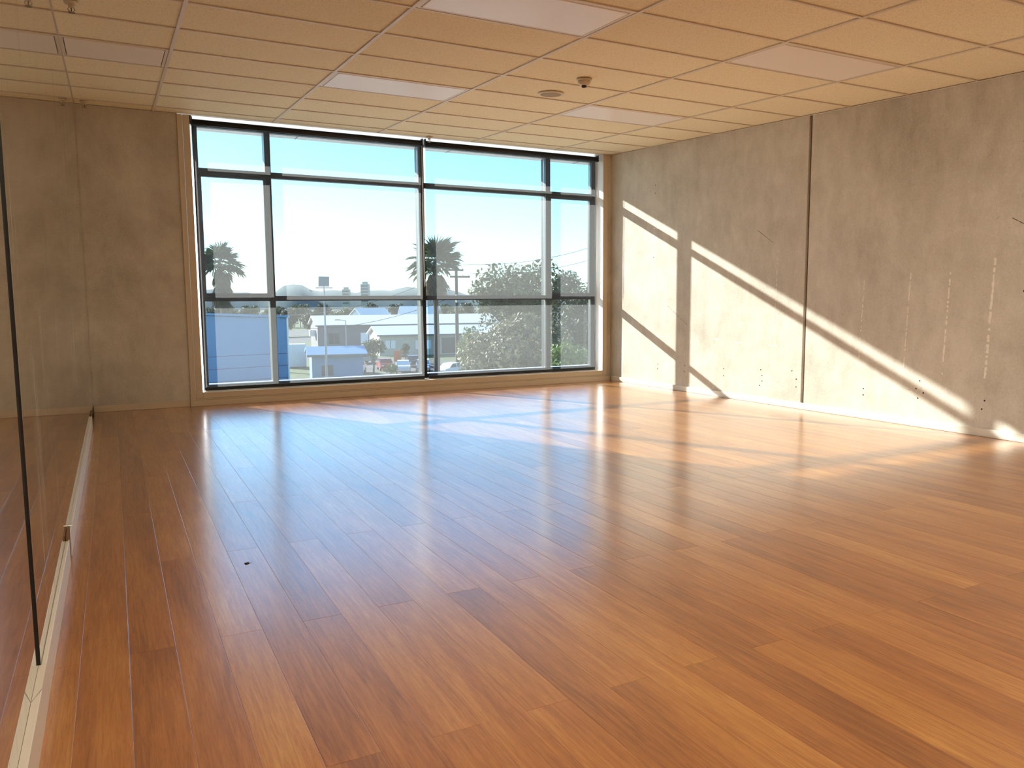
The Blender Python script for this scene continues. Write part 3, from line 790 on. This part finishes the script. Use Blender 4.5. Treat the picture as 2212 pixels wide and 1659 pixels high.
s1 = shed((34.0, 146.0, GZ), -7, 36, 13, 4.4, 6.0, 'long shed with a blown white roof and a grey gable end', 'wall_grey',
          [(2, 4, 1.0, 3.0, 'pane_dark'), (8, 11, 1.0, 3.0, 'roofwhite'), (16, 19, 1.0, 3.0, 'pane_dark'), (24, 28, .3, 3.4, 'wall_cream')])
MB().add([(-1.1,3.2,2.4),(-1.1,5.2,2.4),(-1.1,5.2,3.6),(-1.1,3.2,3.6),(-.05,3.2,2.4),(-.05,5.2,2.4),(-.05,5.2,3.6),(-.05,3.2,3.6)],[(0,3,2,1),(4,5,6,7),(0,1,5,4),(3,7,6,2),(0,4,7,3),(1,2,6,5)]).build('gable_box', M['roofwhite'], s1)
s2 = shed((38.4, 122.0, GZ), -7, 24, 9, 3.3, 4.5, 'lower white roofed shed in front of the long shed', 'wall_cream',
          [(1, 2.6, 1.2, 2.5, 'roofwhite'), (6, 8.6, 1.0, 2.4, 'roofwhite'), (10.5, 13.5, 0.2, 2.8, 'pane_dark'), (15, 18, .2, 2.8, 'wall_blue'), (19.5, 22, .2, 2.8, 'pane_dark')])
s3 = shed((18.6, 83.0, GZ), -10, 5.4, 6, 3.0, 3.6, 'low blue grey outbuilding at the foot of the floodlight pole', 'wall_blue', [(1.0, 2.2, .9, 2.0, 'pane_dark')])
for p in s3.children:
    if p.name.startswith('roof_slope'): p.data.materials[0] = M['wall_blue']
h1 = shed(polar(16.6, 186), 20, 8, 8, 4.5, 7.2, 'small far house with a white gable among the trees', 'roofwhite', [(2, 4, 1, 3, 'pane_dark')])
h2 = shed(polar(18.9, 190), -30, 9, 8, 5.0, 7.6, 'far house with a pale blue roof on the wooded slope', 'wall_cream', [(2, 4, 1, 3, 'pane_dark')])
h3 = shed((19, 160, GZ), 4, 9, 10, 3.4, 4.6, 'far low grey house between the warehouse and the long shed', 'wall_grey', [(1, 3, 1, 2.4, 'roofwhite'), (5, 7, 1, 2.4, 'pane_dark')])
for p in h3.children:
    if p.name.startswith('roof_slope'): p.data.materials[0] = M['wall_grey']

def container(pos, rz, L, Wd, H, mat, label, cat, name):
    t = empty(name, pos, (0, 0, math.radians(rz))); tag(t, label, cat)
    MB().bbox(0, L, 0, Wd, 0.15, H, 0.05).build('body', M[mat], t)
    for k in range(int(L/0.4)):
        MB().box(0.2+k*0.4, 0.36+k*0.4, -0.05, 0, 0.3, H-0.15).build('rib', M[mat], t)
    MB().box(0.05, L-0.05, 0.05, Wd-.05, 0, 0.15).build('skid', M['rubber'], t)
container((22.6, 101.5, GZ), -8, 2.6, 2.4, 2.5, 'navy', 'dark blue container beside the white one', 'container', 'shipping_container')
container((20.0, 105.6, GZ), -8, 2.9, 2.4, 3.2, 'roofwhite', 'white container against the corner of the blue warehouse', 'container', 'shipping_container')

# far tower blocks on the skyline
def tower(az, d, wd, h, label):
    t = empty('tower_block', polar(az, d), (0, 0, math.radians(-az-12))); tag(t, label, 'building')
    MB().bbox(-wd/2, wd/2, -wd/2, wd/2, 0, h, 0.1).build('shaft', M['wall_cream'], t)  # pale wall tone stands in for distance haze
    MB().bbox(-wd*.3, wd*.3, -wd*.3, wd*.3, h, h+2.6, 0.1).build('roof_plant', M['wall_cream'], t)
    for k in range(int(h/3.4)-2):
        MB().box(-wd*.42, wd*.42, -wd/2-.08, -wd/2, h-3.0-k*3.4, h-1.6-k*3.4).build('window_band', M['wall_grey'], t)
tower(16.55, 900, 9.0, 30.5, 'slim far tower block standing above the hills')
tower(15.2, 930, 8.5, 25.0, 'lower far tower block near the floodlight')

# floodlight pole
fp = empty('floodlight_pole', polar(13.65, 79)); tag(fp, 'tall slim pole carrying a rectangular floodlight', 'light pole')
MB().tube([(0,0,0), (0,0,10.2)], [0.12, 0.075], 10).build('pole', M['steel'], fp)
MB().bbox(-0.85, 0.85, -0.06, 0.06, 10.1, 10.2, 0.01).build('cross_bracket', M['steel'], fp)
hd = MB().add([(-.58,-.10,10.32),(.50,-.10,10.32),(.62,.20,11.28),(-.46,.20,11.28),(-.58,.12,10.28),(.50,.12,10.28),(.62,.42,11.24),(-.46,.42,11.24)],
              [(0,1,2,3),(7,6,5,4),(0,4,5,1),(3,2,6,7),(0,3,7,4),(1,5,6,2)]).build('floodlight_head', M['steel'], fp)
MB().add([(-.50,-.112,10.38),(.44,-.112,10.38),(.54,.158,11.22),(-.40,.158,11.22)], [(0,1,2,3)]).build('lens', M['lampface'], hd)
MB().tube([(0,0,10.2), (0,0.1,10.4)], 0.05, 8).build('tilt_arm', M['steel'], fp)

# utility pole and wires
up = empty('utility_pole', polar(23.15, 100)); tag(up, 'timber utility pole with two crossarms beside the palm', 'utility pole')
MB().tube([(0,0,0), (0,0,13.2)], [0.26, 0.19], 10).build('pole', M['bark'], up)
for z, x0, x1 in ((12.75, -1.9, 1.0), (11.9, -0.9, 1.9)):
    MB().bbox(x0, x1, -0.10, 0.02, z-0.12, z+0.12, 0.01).build('crossarm', M['bark'], up)
    for k in range(4):
        x = x0+0.15+(x1-x0-0.3)*k/3
        MB().lathe([(0.05, 0.0), (0.07, 0.08), (0.04, 0.22), (0.05, 0.28)], (x, -0.04, z+0.08), 8).build('insulator', M['steel'], up)
MB().bbox(-.22, .22, -.5, -.15, 8.6, 9.6, 0.03).build('transformer', M['steel'], up)
def wire(a, b_, label, sag=1.2, r=0.03):
    a, b_ = Vector(a), Vector(b_); pts = []
    for k in range(13):
        t_ = k/12; p = a.lerp(b_, t_); p.z -= sag*4*t_*(1-t_); pts.append(p-a)
    o = MB().tube(pts, r, 5).build('power_line', M['wire'], loc=a); tag(o, label, 'cable')
P = polar(23.15, 100)
wire(P+Vector((1.0, 0, 13.5)), polar(36, 96, 9.4), 'power line running from the upper crossarm past the tall tree')
wire(P+Vector((1.9, 0, 12.4)), polar(36, 92, 7.6), 'power line running from the lower crossarm past the tall tree')
wire(P+Vector((-1.9, 0, 12.0)), polar(9, 140, -0.4), 'power line sloping from the utility pole across the sheds', 2.0, 0.035)
wire(P+Vector((-0.9, 0, 9.2)), polar(9, 128, -2.0), 'lower power line sloping from the utility pole past the warehouse corner', 2.0, 0.035)
sp = empty('street_light', polar(15.1, 108)); tag(sp, 'thin street lamp with a short arm in front of the long shed', 'street lamp')
MB().tube([(0,0,0), (0,0,6.3)], [0.09, 0.06], 8).build('pole', M['steel'], sp)
MB().tube([(0,0,6.25), (-0.8,0,6.4)], 0.04, 6).build('arm', M['steel'], sp)
MB().bbox(-1.5, -0.8, -.12, .12, 6.34, 6.46, 0.02).build('lamp_head', M['steel'], sp)

ob = empty('orange_board', polar(18.75, 106), (0, 0, -.3)); tag(ob, 'orange board on two posts by the dark round bush', 'sign')
MB().bbox(-.5, .5, -.04, .04, .7, 2.2, .01).build('panel', M['orange'], ob)
for x in (-.4, .4): MB().bbox(x-.04, x+.04, .0405, .12, 0, 2.2, .005).build('post', M['steel'], ob)

# parked cars
def car(pos, rz, mat, label):
    t = empty('car', pos, (0, 0, math.radians(rz))); tag(t, label, 'car', 'parked cars outside')
    prof = [(-2.1,.35),(-2.15,.75),(-1.95,.92),(-1.2,1.0),(-.55,1.02),(1.1,1.02),(2.0,.98),(2.12,.75),(2.1,.35)]
    def ext(pr, hw, nm, mm, parent, tap=None):
        k = len(pr); tap = tap or [1]*k
        v = [(x, -hw*s_, z) for (x, z), s_ in zip(pr, tap)]+[(x, hw*s_, z) for (x, z), s_ in zip(pr, tap)]
        f = [tuple(range(k)), tuple(range(2*k-1, k-1, -1))]+[(i, k+i, k+(i+1) % k, (i+1) % k) for i in range(k)]
        return MB().add(v, f).build(nm, M[mm], parent)
    ext(prof, 0.88, 'body', mat, t)
    cab = [(-1.15,1.0),(-.45,1.42),(.9,1.45),(1.75,1.02)]
    ext(cab, 0.80, 'cabin_glass', 'carglass', t, [1,.85,.85,1])
    ext([(-.50,1.42),(.95,1.45),(.95,1.50),(-.45,1.47)], 0.70, 'roof', mat, t)
    for x, pr in ((-.9, [(-1.15,1.0),(-1.02,1.0),(-.38,1.44),(-.48,1.44)]), (.4, [(.25,1.0),(.38,1.0),(.38,1.45),(.25,1.45)]), (1.2, [(1.6,1.0),(1.78,1.0),(.98,1.47),(.86,1.47)])):
        ext(pr, 0.81, 'pillar', mat, t, [1,1,.87,.87])
    for x in (-1.3, 1.35):
        for s_ in (-1, 1):
            w_ = MB().tube([(x, s_*0.70, .32), (x, s_*0.90, .32)], 0.32, 14).build('wheel', M['rubber'], t)
            MB().tube([(x, s_*0.90, .32), (x, s_*0.915, .32)], 0.19, 10).build('hub', M['steel'], w_)
    for s_ in (-1, 1):
        MB().bbox(-2.17, -2.09, s_*.62-.16, s_*.62+.16, .66, .80, .01).build('headlight', M['roofwhite'], t)
        MB().bbox(2.08, 2.14, s_*.66-.12, s_*.66+.12, .70, .88, .01).build('tail_light', M['carred'], t)
car(polar(15.75, 97), 62, 'carwhite', 'white car with its bonnet toward the small street tree')
car(polar(19.15, 97), 70, 'carwhite', 'white car parked near the orange board')
car(polar(19.9, 106), 75, 'cardark', 'dark car parked behind the white one by the orange board')
car(polar(17.85, 101), 80, 'carred', 'red car between the bright shrub and the white car')
car(polar(16.2, 113), 20, 'carsilver', 'silver car on the road in front of the long shed')
car(polar(20.6, 98), 70, 'carsilver', 'silver car close to the palm trunk')
car(polar(22.6, 92), 30, 'carwhite', 'white car half hidden behind the palm trunk')
